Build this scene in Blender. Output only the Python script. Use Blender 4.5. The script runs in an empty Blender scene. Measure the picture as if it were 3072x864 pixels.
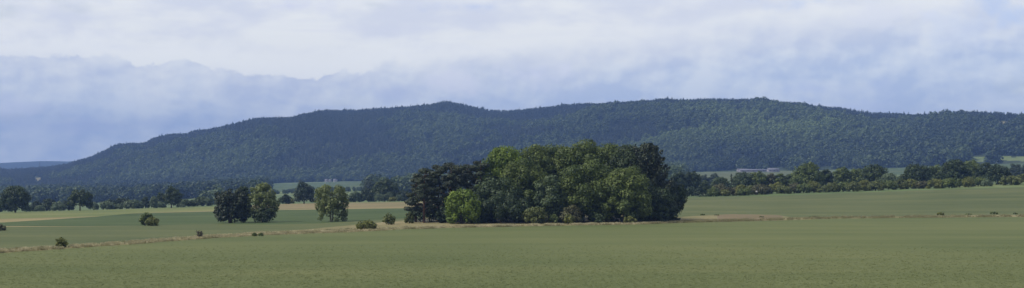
import bpy, math, random
import numpy as np
R = math.radians
scene = bpy.context.scene
col = scene.collection
F = 4220.0; CX = 1536.0; HZ = 505.0; H = 10.6      # camera focal length (px of the photo), centre column, horizon row, height
rng = np.random.default_rng(7)

# ------------------------------------------------------------------ noise helpers
_lat = {}
def vnoise(x, y, seed):
    if seed not in _lat: _lat[seed] = np.random.default_rng(seed).random((256, 256))
    g = _lat[seed]
    xi = np.floor(x).astype(int); yi = np.floor(y).astype(int)
    fx = x - xi; fy = y - yi
    fx = fx*fx*(3-2*fx); fy = fy*fy*(3-2*fy)
    a = g[xi & 255, yi & 255]; b = g[(xi+1) & 255, yi & 255]
    c = g[xi & 255, (yi+1) & 255]; d = g[(xi+1) & 255, (yi+1) & 255]
    return (a*(1-fx)+b*fx)*(1-fy)+(c*(1-fx)+d*fx)*fy
def fbm(x, y, seed, octv=4):
    s = 0; a = 1; t = 0
    for o in range(octv):
        s = s + a*vnoise(x*2**o+17.3*o, y*2**o-9.1*o, seed+o); t += a; a *= .5
    return s/t*2-1

# ------------------------------------------------------------------ terrain
PXT = [-2200, -800, 0, 400, 640, 1000, 1300, 1600, 2050, 2500, 3072, 3900, 5200]
ZT = {   # depth: heights at the columns above
 0:    [0]*13, 180: [0]*13,
 260:  [-.9, -.8, -.6, -.5, -.5, -.4, 0, 0, 0, 0, 0, 0, 0],
 310:  [-2, -1.8, -1.4, -1.4, -1.5, -1.0, -.3, 0, 0, 0, 0, .1, .2],
 350:  [-2.8, -2.6, -2.1, -1.9, -2.0, -1.4, -.7, -.2, .2, .45, .7, .9, 1],
 450:  [-5, -4.7, -4.2, -3.6, -3.3, -2.2, -1.8, -.6, 1.1, 2.5, 4.8, 5.6, 6],
 540:  [-7.2, -7, -6.5, -4.9, -4.4, -3.2, -2.5, -1.2, .6, 2.6, 5.6, 6.4, 7],
 620:  [-9, -9, -8.6, -7.2, -5.6, -4.4, -3.6, -2.4, -.6, 1.4, 4.6, 5.4, 6],
 800:  [-14, -14, -14, -14, -12.5, -9.8, -9, -7, -5, -3, 0, 1, 2],
 1100: [-20, -20, -20, -20, -17, -11.4, -11, -9, -6, -4, -2, -1, 0],
 1700: [-28, -28, -28, -27, -19, -11.4, -11, -7, 1.7, 5.5, 17, 18, 18],
 2300: [-30, -30, -30, -28, -18, -11.0, -9, -3, 7, 13, 25, 25, 25],
}
GA = np.arange(-2200, 5201, 20.0)
GY = np.concatenate([np.arange(0, 700, 5.0), np.exp(np.linspace(math.log(700), math.log(9000), 420))])
ys = sorted(ZT)
tab = np.array([np.interp(GA, PXT, ZT[y]) for y in ys])
base = np.array([np.interp(GY, ys, tab[:, i]) for i in range(len(GA))]).T
def sm1(a, axis, n, k):
    for _ in range(k):
        p = np.pad(a, [(n, n) if i == axis else (0, 0) for i in range(2)], mode='edge')
        a = sum(np.take(p, range(i, i+a.shape[axis]), axis=axis) for i in range(2*n+1))/(2*n+1)
    return a
base = sm1(sm1(base, 1, 4, 2), 0, 2, 2)
OUT = [(-1600, 505), (-600, 498), (0, 514), (20, 516), (100, 513), (150, 510), (165, 506), (199, 501), (232, 491), (275, 480), (315, 462), (348, 444), (398, 440), (430, 441),
 (460, 425), (513, 410), (561, 409), (579, 401), (668, 387), (764, 369), (835, 366), (883, 364), (901, 357), (955, 352), (1074, 352), (1193, 338), (1312, 326),
 (1372, 320), (1408, 325), (1432, 334), (1470, 336), (1551, 336), (1671, 330), (1754, 327), (1862, 327), (1957, 323), (2029, 315), (2124, 308), (2220, 309), (2300, 312),
 (2327, 320), (2387, 322), (2506, 336), (2626, 350), (2745, 358), (2864, 354), (2924, 356), (2984, 363), (3072, 366), (3600, 380), (4300, 400), (5200, 430)]
def ridge_row(px): return np.interp(px, [p for p, _ in OUT], [y for _, y in OUT])
def footY(px): return np.interp(px, [-2200, 0, 1000, 2000, 3072, 5200], [2350, 2350, 2300, 2050, 1750, 1700])
def ridgeY(px): return np.interp(px, [-2200, 0, 1000, 2000, 3072, 5200], [3700, 3650, 3550, 3250, 2750, 2700])
g_yf = footY(GA)[None]; g_yr = ridgeY(GA)[None]; yy = GY[:, None]
zf = np.array([np.interp(footY(GA[i]), GY, base[:, i]) for i in range(len(GA))])[None]
zr = H + (HZ - (ridge_row(GA)+3))*ridgeY(GA)/F
zr = zr[None]
t = (yy-g_yf)/(g_yr-g_yf)
tc = np.clip(t, 0, 1)
s = np.sin(tc*math.pi/2)**1.15
XX = (GA[None]-CX)/F*yy
spur = fbm(XX/230, yy/600, 31, 4)*np.sin(tc*math.pi)**.8
hill = zf + (zr-zf)*s + spur*np.clip((zr-zf)*.22, 0, 44)
behind = zr - (yy-g_yr)*.12
hill = np.where(t > 1, np.maximum(behind, -11.4), hill)
GZ = np.where(t > 0, hill, base)
micro = fbm(XX/45, yy/30, 51, 3)*.10 * np.clip((yy-100)/200, 0, 1)
GZ = GZ + np.where(t > 0, 0, micro)
def terr(px, Y):
    px = np.clip(np.asarray(px, float), GA[0], GA[-1]-1e-3); Y = np.clip(np.asarray(Y, float), 0, GY[-1]-1)
    i = np.clip(np.searchsorted(GY, Y, side='right')-1, 0, len(GY)-2); fy = (Y-GY[i])/(GY[i+1]-GY[i])
    a = (px-GA[0])/20; j = np.clip(np.floor(a).astype(int), 0, len(GA)-2); fx = a-j
    return (GZ[i, j]*(1-fx)+GZ[i, j+1]*fx)*(1-fy)+(GZ[i+1, j]*(1-fx)+GZ[i+1, j+1]*fx)*fy
def colX(px, Y): return (np.asarray(px)-CX)/F*np.maximum(Y, 60.0)
def terr_xy(X, Y):
    return terr(CX + np.asarray(X)/np.maximum(Y, 60.0)*F, Y)
def rowY(px, row, lo=90, hi=700):
    """depth at which the ground is seen at a given picture row"""
    Ys = np.arange(lo, hi, 1.0)
    r = HZ + F*(H-terr(np.full(len(Ys), float(px)), Ys))/Ys
    below = np.where(r <= row)[0]
    return float(Ys[below[0]]) if len(below) else hi

# ------------------------------------------------------------------ object helpers
def tag(o, label=None, cat=None, group=None, kind=None):
    if label: o['label'] = label
    if cat: o['category'] = cat
    if group: o['group'] = group
    if kind: o['kind'] = kind
    return o
def empty(name, loc):
    o = bpy.data.objects.new(name, None); o.location = loc; o.empty_display_size = .5
    col.objects.link(o); return o
def mesh_obj(name, V, Fc, mat, parent=None, attr=None, smooth=False, link=True):
    """V (n,3), Fc (m,k) index array"""
    V = np.asarray(V, np.float32); Fc = np.asarray(Fc, np.int32)
    me = bpy.data.meshes.new(name); m, k = Fc.shape
    me.vertices.add(len(V)); me.vertices.foreach_set('co', V.ravel())
    me.loops.add(m*k); me.loops.foreach_set('vertex_index', Fc.ravel())
    me.polygons.add(m); me.polygons.foreach_set('loop_start', np.arange(m, dtype=np.int32)*k)
    if smooth: me.polygons.foreach_set('use_smooth', np.ones(m, bool))
    if attr is not None:
        a = me.attributes.new('tint', 'FLOAT', 'FACE'); a.data.foreach_set('value', np.asarray(attr, np.float32))
    me.materials.append(mat); me.update(calc_edges=True); me.validate()
    o = bpy.data.objects.new(name, me)
    if link: col.objects.link(o)
    if parent: o.parent = parent
    return o
class Geo:
    def __init__(s): s.v = []; s.f = []; s.n = 0
    def add(s, V, Fq):
        s.v.append(np.asarray(V, float)); s.f.append(np.asarray(Fq)+s.n); s.n += len(V)
    def tube(s, pts, rad, k=7):
        pts = np.asarray(pts, float); n = len(pts); V = []
        for i in range(n):
            d = pts[min(i+1, n-1)]-pts[max(i-1, 0)]; d /= np.linalg.norm(d)+1e-9
            a = np.cross(d, [0.3, .9, .1]); a /= np.linalg.norm(a); b = np.cross(d, a)
            for j in range(k):
                w = 2*math.pi*j/k; V.append(pts[i]+rad[i]*(a*math.cos(w)+b*math.sin(w)))
        Fq = [(i*k+j, i*k+(j+1) % k, (i+1)*k+(j+1) % k, (i+1)*k+j) for i in range(n-1) for j in range(k)]
        s.add(V, Fq)
    def box(s, x0, x1, y0, y1, z0, z1):
        V = [(x, y, z) for x in (x0, x1) for y in (y0, y1) for z in (z0, z1)]
        s.add(V, [(0, 1, 3, 2), (4, 6, 7, 5), (0, 4, 5, 1), (2, 3, 7, 6), (0, 2, 6, 4), (1, 5, 7, 3)])
    def quad(s, a, b, c, d): s.add([a, b, c, d], [(0, 1, 2, 3)])
    def build(s, name, mat, parent=None, attr=None):
        return mesh_obj(name, np.concatenate(s.v), np.concatenate(s.f), mat, parent, attr)

# ------------------------------------------------------------------ materials
def newmat(name):
    m = bpy.data.materials.new(name); m.use_nodes = True; nt = m.node_tree; nt.nodes.clear()
    return m, nt, nt.nodes, nt.links
def leafmat(name, dark, light, inst=False, spread=.55, trans=.22, rough=.6):
    m, nt, N, L = newmat(name)
    at = N.new('ShaderNodeAttribute'); at.attribute_name = 'tint'; at.attribute_type = 'INSTANCER' if inst else 'GEOMETRY'
    oi = N.new('ShaderNodeObjectInfo')
    nz = N.new('ShaderNodeTexNoise'); nz.inputs['Scale'].default_value = 0.35; nz.inputs['Detail'].default_value = 3
    geo = N.new('ShaderNodeNewGeometry'); L.new(geo.outputs['Position'], nz.inputs['Vector'])
    ad = N.new('ShaderNodeMath'); ad.operation = 'MULTIPLY_ADD'; L.new(nz.outputs['Fac'], ad.inputs[0]); ad.inputs[1].default_value = spread
    L.new(at.outputs['Fac'], ad.inputs[2])
    sb = N.new('ShaderNodeMath'); sb.operation = 'SUBTRACT'; sb.inputs[1].default_value = spread*.5; L.new(ad.outputs[0], sb.inputs[0]); sb.use_clamp = True
    mx = N.new('ShaderNodeMix'); mx.data_type = 'RGBA'; L.new(sb.outputs[0], mx.inputs['Factor'])
    mx.inputs['A'].default_value = (*dark, 1); mx.inputs['B'].default_value = (*light, 1)
    p = N.new('ShaderNodeBsdfPrincipled'); L.new(mx.outputs['Result'], p.inputs['Base Color'])
    p.inputs['Roughness'].default_value = rough; p.inputs['Specular IOR Level'].default_value = .35
    tr = N.new('ShaderNodeBsdfTranslucent'); L.new(mx.outputs['Result'], tr.inputs['Color'])
    ms = N.new('ShaderNodeMixShader'); ms.inputs[0].default_value = trans
    L.new(p.outputs[0], ms.inputs[1]); L.new(tr.outputs[0], ms.inputs[2])
    o = N.new('ShaderNodeOutputMaterial'); L.new(ms.outputs[0], o.inputs['Surface'])
    return m
def plainmat(name, c1, c2=None, scale=2.0, rough=.85):
    m, nt, N, L = newmat(name)
    p = N.new('ShaderNodeBsdfPrincipled'); p.inputs['Roughness'].default_value = rough; p.inputs['Specular IOR Level'].default_value = .2
    geo = N.new('ShaderNodeNewGeometry'); nz = N.new('ShaderNodeTexNoise'); nz.inputs['Scale'].default_value = scale; nz.inputs['Detail'].default_value = 4
    L.new(geo.outputs['Position'], nz.inputs['Vector'])
    mx = N.new('ShaderNodeMix'); mx.data_type = 'RGBA'; mx.inputs['A'].default_value = (*c1, 1); mx.inputs['B'].default_value = (*(c2 or c1), 1)
    L.new(nz.outputs['Fac'], mx.inputs['Factor']); L.new(mx.outputs['Result'], p.inputs['Base Color'])
    o = N.new('ShaderNodeOutputMaterial'); L.new(p.outputs[0], o.inputs['Surface'])
    return m
def fieldmat(name, cols, fine=5.0, streak=(.012, .09), contrast=1.0, bump=.3):
    """crop or grass: cols = (dark, mid, light); broad patches, drilled streaks and fine grain"""
    m, nt, N, L = newmat(name)
    geo = N.new('ShaderNodeNewGeometry')
    def noise(sc, det, st=(1, 1, 1)):
        mp = N.new('ShaderNodeMapping'); mp.inputs['Scale'].default_value = (sc*st[0], sc*st[1], sc*st[2]); mp.inputs['Rotation'].default_value = (0, 0, R(-14))
        L.new(geo.outputs['Position'], mp.inputs['Vector'])
        n = N.new('ShaderNodeTexNoise'); n.inputs['Scale'].default_value = 1; n.inputs['Detail'].default_value = det; n.inputs['Roughness'].default_value = .6
        L.new(mp.outputs[0], n.inputs['Vector']); return n.outputs['Fac']
    a = noise(.02, 4); b = noise(1, 3, (streak[0], streak[1], 1)); c = noise(fine, 3)
    def ma(x, k, y):
        q = N.new('ShaderNodeMath'); q.operation = 'MULTIPLY_ADD'; L.new(x, q.inputs[0]); q.inputs[1].default_value = k
        if isinstance(y, float): q.inputs[2].default_value = y
        else: L.new(y, q.inputs[2])
        return q.outputs[0]
    v = ma(a, .9*contrast, -.45*contrast+.5-.5*contrast*1.0-.25*contrast+.0)
    v = ma(b, 1.0*contrast, v); v = ma(c, .5*contrast, v)
    cr = N.new('ShaderNodeValToRGB'); e = cr.color_ramp.elements
    e[0].position = .2; e[0].color = (*cols[0], 1); e[1].position = .8; e[1].color = (*cols[2], 1)
    k = e.new(.5); k.color = (*cols[1], 1)
    L.new(v, cr.inputs[0])
    p = N.new('ShaderNodeBsdfPrincipled'); p.inputs['Roughness'].default_value = .9; p.inputs['Specular IOR Level'].default_value = .1
    L.new(cr.outputs[0], p.inputs['Base Color'])
    bp = N.new('ShaderNodeBump'); bp.inputs['Strength'].default_value = bump; bp.inputs['Distance'].default_value = .2; L.new(c, bp.inputs['Height'])
    L.new(bp.outputs[0], p.inputs['Normal'])
    o = N.new('ShaderNodeOutputMaterial'); L.new(p.outputs[0], o.inputs['Surface'])
    return m

M = {}
M['barley'] = fieldmat('barley_crop', ((.077, .099, .037), (.101, .120, .047), (.128, .140, .057)), fine=3.2, contrast=.9)
M['verge'] = fieldmat('dry_verge', ((.085, .095, .04), (.165, .15, .072), (.30, .25, .15)), fine=1.5, streak=(.05, .3))
M['pink_verge'] = fieldmat('bare_verge', ((.10, .095, .048), (.150, .122, .070), (.20, .150, .095)), fine=1.5, streak=(.05, .3))
M['mid'] = fieldmat('mid_field', ((.064, .084, .035), (.087, .104, .044), (.113, .124, .053)), fine=1.5, contrast=1.1)
M['green'] = fieldmat('green_crop', ((.038, .062, .024), (.057, .084, .032), (.080, .106, .042)), fine=1.2, streak=(.02, .3))
M['tan'] = fieldmat('tan_strip', ((.12, .125, .055), (.20, .175, .085), (.26, .21, .11)), fine=1)
M['pale'] = fieldmat('pale_grass', ((.09, .12, .045), (.13, .15, .055), (.175, .18, .075)), fine=1)
M['stubble'] = fieldmat('stubble', ((.12, .12, .055), (.18, .155, .08), (.235, .175, .10)), fine=1)
M['valley'] = fieldmat('valley_grass', ((.06, .085, .035), (.10, .14, .055), (.16, .18, .08)), fine=.2, streak=(.002, .012))
M['meadow'] = fieldmat('meadow_grass', ((.045, .075, .03), (.062, .092, .036), (.085, .105, .045)), fine=.2, streak=(.002, .02))
M['hill'] = fieldmat('hill_floor', ((.018, .028, .014), (.028, .042, .018), (.05, .065, .025)), fine=.15, streak=(.004, .004))
M['clearing'] = fieldmat('clearing_grass', ((.09, .125, .04), (.12, .155, .05), (.15, .175, .065)), fine=.2)
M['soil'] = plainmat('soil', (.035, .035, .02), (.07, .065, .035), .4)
M['bark'] = plainmat('bark', (.05, .04, .03), (.11, .095, .075), 3)
M['bark_pale'] = plainmat('pale_bark', (.13, .125, .10), (.24, .23, .19), 3)
M['bark_pine'] = plainmat('pine_bark', (.045, .03, .022), (.12, .07, .045), 3)
G = {
 'oak':   leafmat('oak_leaves', (.014, .028, .008), (.062, .095, .024)),
 'ash':   leafmat('ash_leaves', (.030, .055, .012), (.165, .21, .048), trans=.3),
 'lime':  leafmat('bright_leaves', (.040, .075, .008), (.21, .29, .035), trans=.3),
 'syc':   leafmat('sycamore_leaves', (.026, .052, .012), (.175, .220, .050), trans=.28),
 'grey':  leafmat('grey_green_leaves', (.022, .044, .018), (.105, .145, .060), trans=.2),
 'ashlight': leafmat('sunlit_ash_leaves', (.060, .085, .030), (.235, .275, .095), trans=.3),
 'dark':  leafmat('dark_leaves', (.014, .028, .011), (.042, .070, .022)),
 'pine':  leafmat('pine_needles', (.012, .022, .010), (.040, .055, .022), trans=.05),
 'willow': leafmat('willow_leaves', (.070, .105, .055), (.155, .200, .110), trans=.25),
 'thorn': leafmat('thorn_leaves', (.040, .058, .016), (.180, .205, .058)),
 'brown': leafmat('brown_twigs', (.040, .044, .020), (.120, .122, .050), trans=.1),
 'yellow': leafmat('yellow_green_leaves', (.065, .085, .018), (.230, .240, .060), trans=.3),
 'elder': leafmat('elder_leaves', (.036, .062, .016), (.160, .200, .050)),
 'blue':  leafmat('far_leaves', (.022, .038, .020), (.060, .085, .035)),
}

# ------------------------------------------------------------------ ground bands
COLS = np.concatenate([np.arange(-2200, -60, 80.0), np.arange(-60, 3140, 14.0), np.arange(3140, 5200, 80.0)])
def curve_rows(pts):          # picture rows measured along the boundary -> depth at each column
    xs = [p for p, _ in pts]; rs = [r for _, r in pts]
    return np.array([rowY(c, np.interp(c, xs, rs)) for c in COLS])
def wob(k, a, sd): return fbm(COLS/k, COLS*0+3.3, sd, 4)*a
lo = curve_rows([(-2200, 800), (0, 760), (179, 748), (400, 733), (597, 718), (764, 707), (1050, 697), (1217, 688), (1360, 684), (1551, 680), (1720, 677), (1900, 674), (2040, 669), (2208, 665), (2506, 656), (3072, 651), (5200, 632)]) + wob(60, 1.2, 5)
hi = curve_rows([(-2200, 790), (0, 753), (179, 741.5), (400, 725.5), (597, 711), (764, 700.5), (950, 686), (1030, 678), (1100, 671), (1217, 661), (1330, 648), (1900, 640), (2040, 652), (2080, 648), (2150, 645), (2200, 643), (2330, 645), (2370, 652), (2506, 651), (2700, 648), (3072, 645), (5200, 622)]) + wob(50, 1.6, 8)
hi = np.maximum(hi, lo+1.0)
edge = np.interp(COLS, [-2200, -800, 0, 400, 640, 830, 1000, 1300, 1700, 2050, 2500, 3072, 5200], [520, 520, 525, 542, 560, 590, 600, 570, 500, 455, 452, 450, 450])
cl = curve_rows([(-2200, 690), (0, 681), (290, 680), (420, 677), (645, 671), (800, 674), (950, 671), (1080, 664), (1217, 655), (1400, 640), (1500, 600)]) + wob(80, 1.0, 9)
cu = curve_rows([(-2200, 690), (0, 668), (290, 650), (400, 640), (645, 634), (800, 631), (1000, 628), (1217, 625), (1400, 610), (1500, 600)])
tu = curve_rows([(-2200, 680), (0, 656), (200, 651), (300, 649), (330, 647), (400, 639.5), (645, 632), (800, 629), (1000, 626), (1217, 623), (1400, 609), (1500, 600)])
right = COLS > 1480
cl = np.maximum(cl, hi); cu = np.maximum(cu, cl); tu = np.maximum(tu, cu)
cl = np.where(right, edge, np.minimum(cl, edge)); cu = np.where(right, edge, np.minimum(cu, edge)); tu = np.where(right, edge, np.minimum(tu, edge))
def band(name, A, B, n, mat, kind='structure', label=None, sel=None, geom=False, dz=0.0):
    tt = np.linspace(0, 1, n+1)
    if geom: Y = A[None]*(B/A)[None]**tt[:, None]
    else: Y = A[None]+(B-A)[None]*tt[:, None]
    P = np.broadcast_to(COLS[None], Y.shape)
    V = np.stack([colX(P, Y), Y, terr(P, Y)+dz], -1).reshape(-1, 3)
    m = len(COLS); ii, jj = np.meshgrid(np.arange(n), np.arange(m-1), indexing='ij')
    wide = ((B-A)[:-1]+(B-A)[1:] > .05)
    keep = np.broadcast_to(wide[None], ii.shape)
    if sel is not None:
        Yc = (Y[:-1, :-1]+Y[1:, 1:])/2; keep = keep & sel(P[:-1, :-1]+7, Yc)
    ii = ii[keep]; jj = jj[keep]
    Fq = np.stack([ii*m+jj, ii*m+jj+1, (ii+1)*m+jj+1, (ii+1)*m+jj], -1)
    used = np.unique(Fq); remap = np.zeros(len(V), int); remap[used] = np.arange(len(used))
    o = mesh_obj(name, V[used], remap[Fq], mat, smooth=True)
    tag(o, label, None, None, kind); return o
ones = np.ones(len(COLS))
band('barley_field', ones*-260, lo, 60, M['barley'])
pinkcol = lambda P, Y: (P > 2150) & (P < 2350)
band('grass_verge', lo, hi, 4, M['verge'], sel=lambda P, Y: ~pinkcol(P, Y))
band('bare_earth_verge', lo, hi, 4, M['pink_verge'], sel=pinkcol)
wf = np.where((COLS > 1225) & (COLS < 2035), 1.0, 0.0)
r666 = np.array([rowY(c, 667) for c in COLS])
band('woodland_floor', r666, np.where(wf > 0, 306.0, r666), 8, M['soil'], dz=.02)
band('middle_field', hi, cl, 40, M['mid'])
cs = np.where((COLS < 430), cl+np.clip((430-COLS)/430, 0, 1)*6+.2, cl)     # a thin tan headland below the green crop
cs = np.minimum(cs, cu)
band('tan_headland', cl, cs, 2, M['tan'])
band('green_crop_field', cs, cu, 24, M['green'])
band('tan_strip', cu, tu, 3, M['tan'])
stub = lambda P, Y: (P > 690)
band('pale_grass_field', tu, edge, 24, M['pale'], sel=lambda P, Y: ~stub(P, Y))
band('stubble_field', tu, edge, 24, M['stubble'], sel=stub)
# valley and hills
def seen_row(P, Y): return HZ+F*(H-terr(P, Y))/Y
def meadow_sel(P, Y):
    r = seen_row(P, Y)
    a = ((P > 790) & (P < 1215) & (Y > 1480) & (Y < 2230)) | ((P > 600) & (P < 800) & (Y > 1950) & (Y < 2200))
    b = (P > 2560) & (Y > 1450) & (Y < footY(P)-10)
    return a | b
def pale_sel(P, Y): return (P > 2060) & (P < 2500) & (Y > 1350) & (Y < footY(P)-20)
fy_ = footY(COLS)
band('valley', edge, fy_, 90, M['valley'], geom=True, sel=lambda P, Y: ~(meadow_sel(P, Y) | pale_sel(P, Y)))
band('valley_meadow', edge, fy_, 90, M['meadow'], geom=True, sel=meadow_sel)
band('valley_stubble', edge, fy_, 90, M['mid'], geom=True, sel=pale_sel)
def inpatch(P, r, pts):
    P = P+fbm(np.asarray(P)*.3, r*.3, 41, 2)*9; r = r+fbm(P*.15, r*.2, 43, 2)*4
    k = np.zeros(np.shape(P), bool)
    for x0, x1, r0, r1 in pts: k |= (P > x0) & (P < x1) & (r > r0) & (r < r1)
    return k
CLEAR_G = [(2630, 2688, 362, 376), (2900, 3300, 470, 484)]
CLEAR_P = [(100, 126, 532, 541), (258, 279, 567, 572), (2985, 3040, 366, 376), (2840, 2860, 415, 421)]
hsel = lambda L_: (lambda P, Y: inpatch(P, seen_row(P, Y), L_) & (Y < ridgeY(P)))
hb = lambda P, Y: ~(hsel(CLEAR_G)(P, Y) | hsel(CLEAR_P)(P, Y))
hy1 = ridgeY(COLS)+900
band('hills', fy_, hy1, 150, M['hill'], sel=hb)
band('hill_clearing', fy_, hy1, 150, M['clearing'], sel=hsel(CLEAR_G))
band('hill_bare_ground', fy_, hy1, 150, M['verge'], sel=hsel(CLEAR_P))
# far blue hill
fp = np.arange(-2600, 1500, 40.0)
fr = np.interp(fp, [-2600, -1500, -500, 0, 60, 130, 190, 250, 330, 420, 700, 1500], [505, 470, 480, 489, 485, 483, 485, 483, 487, 492, 500, 515]) + fbm(fp/90, fp*0, 77, 3)*1.5
V = []; prof = [(6700, -.0), (7000, .35), (7300, .8), (7600, 1.0), (7850, .7), (7950, 0)]
for Yv, w in prof:
    for p_, r_ in zip(fp, fr): V.append(((p_-CX)/F*Yv, Yv, -40+(H+(HZ-r_)*7600/F+40)*w))
n = len(fp); Fq = [(i*n+j, i*n+j+1, (i+1)*n+j+1, (i+1)*n+j) for i in range(len(prof)-1) for j in range(n-1)]
tag(mesh_obj('distant_hill', V, Fq, M['hill'], smooth=True), kind='structure')
g = Geo(); g.quad((-9000, -900, -42), (9000, -900, -42), (9000, 8000, -42), (-9000, 8000, -42))
tag(g.build('ground', M['soil']), kind='structure')

# ------------------------------------------------------------------ foliage
def leaves(lobes, n, size, seed, flat=.0, tints=None, fill=.35):
    """lobes: rows (p0, p1, r0, r1, squash) -> leaf-clump quads on and inside the lobes"""
    r = np.random.default_rng(seed); k = len(lobes)
    P0 = np.array([l[0] for l in lobes]); P1 = np.array([l[1] for l in lobes])
    R0 = np.array([l[2] for l in lobes]); R1 = np.array([l[3] for l in lobes]); SQ = np.array([l[4] for l in lobes])
    w = (R0+R1)**2*.25*12 + (R0+R1)*np.linalg.norm(P1-P0, axis=1)*3
    i = r.choice(k, n, p=w/w.sum()); t_ = r.random(n)
    c = P0[i]*(1-t_[:, None])+P1[i]*t_[:, None]; rad = R0[i]*(1-t_)+R1[i]*t_
    d = r.normal(size=(n, 3)); d /= np.linalg.norm(d, axis=1)[:, None]
    dist = np.where(r.random(n) < fill, .35+.6*r.random(n), .86+.26*r.random(n)**1.5)
    off = d*(rad*dist)[:, None]; off[:, 2] *= SQ[i]
    pos = c+off
    keep = np.ones(n, bool)
    mid = (P0+P1)/2; rm = np.minimum(R0, R1)*.62
    for j in range(k):
        q = pos-mid[j]; q[:, 2] /= SQ[j]
        keep &= ~((np.einsum('ij,ij->i', q, q) < rm[j]**2) & (i != j) & (r.random(n) < .8))
    pos = pos[keep]; d = d[keep]; i = i[keep]; n = len(pos)
    nr = d*1.0+r.normal(size=(n, 3))*.30+np.array([0, 0, .20+flat]); nr /= np.linalg.norm(nr, axis=1)[:, None]
    a = np.cross(nr, r.normal(size=(n, 3))); a /= np.linalg.norm(a, axis=1)[:, None]; b = np.cross(nr, a)
    s1 = size*(.55+.9*r.random(n))[:, None]*.5; s2 = s1*(.55+.4*r.random(n))[:, None]
    V = np.stack([pos-a*s1, pos-b*s2+nr*s2*.25, pos+a*s1, pos+b*s2+nr*s2*.25], 1).reshape(-1, 3)
    lt = r.random(k)*.45+.18 if tints is None else np.asarray(tints)
    tint = np.clip(lt[i]+r.normal(size=n)*.07, 0, 1)
    return V, np.arange(n*4).reshape(n, 4), tint
def crown_lobes(w, dpt, z0, z1, seed, n=34, rl=.20, shape='dome', skew=0, squash=.85):
    """secondary lobes spread over the envelope of a crown w wide, dpt deep, z0..z1 high"""
    r = np.random.default_rng(seed); L_ = []; h = z1-z0; mn = min(w, dpt, h*1.3)
    for j in range(n):
        ph = j*2.39996+r.random()*.5; u = (j+.5)/n
        if shape == 'dome': zc = u**1.0; rr = math.sqrt(max(0, 1-max(0, zc-.32)**2/.68**2)) * (.80+.20*min(1, zc/.25))
        elif shape == 'block': zc = u; rr = (1 if zc < .7 else math.sqrt(max(.05, 1-((zc-.7)/.3)**2*.8)))*(.9+.1*zc)
        elif shape == 'round': zc = u; rr = math.sqrt(max(.02, 1-(2*zc-1)**2))
        elif shape == 'vase': zc = u; rr = (.35+.65*min(1, zc/.6))*math.sqrt(max(.05, 1-max(0, zc-.55)**2/.45**2))
        else: zc = u; rr = 1-.85*zc
        k = rl*mn*(.7+.65*r.random())
        rr *= .88+.24*r.random()
        x = math.cos(ph)*rr*(w/2-k*.9)+skew*w*zc; y = math.sin(ph)*rr*(dpt/2-k*.9)
        z = z0+k*squash*.8+zc*(h-k*squash*1.7)+r.normal()*.02*h
        c = np.array([x, y, z]); L_.append((c, c+r.normal(size=3)*k*.35, k, k*.85, squash))
    L_.append((np.array([0, 0, z0+h*.35]), np.array([0, 0, z0+h*.62]), mn*.27, mn*.25, 1))
    return L_
def limbs(g, w, z0, z1, tw, seed, n=7, multi=1):
    r = np.random.default_rng(seed+5)
    for m in range(multi):
        a0 = m*2.1+r.random(); sp = (multi > 1)*w*.16
        bx, by = math.cos(a0)*sp*.25, math.sin(a0)*sp*.25
        tx, ty = math.cos(a0)*sp+r.normal()*w*.03, math.sin(a0)*sp
        hh = z0+(z1-z0)*.78
        pts = [(bx, by, -.3), (bx*1.2, by*1.2, hh*.2), (bx+(tx-bx)*.5, by+(ty-by)*.5, hh*.55), (tx, ty, hh)]
        q = tw/(1 if multi == 1 else 1.5)
        g.tube(pts, [q*1.3, q, q*.65, q*.2])
        for k in range(n):
            ph = r.random()*6.28; t0 = .35+.5*k/n; p = np.array(pts[1])*(1-t0)+np.array(pts[3])*t0
            ln = w*.36*(1-.4*t0)
            e = p+np.array([math.cos(ph)*ln, math.sin(ph)*ln, ln*.65]); mdl = (p+e)/2+np.array([0, 0, -ln*.06])
            g.tube([p, mdl, e], [q*.42, q*.28, q*.08], 5)
SEED = [100]
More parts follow.
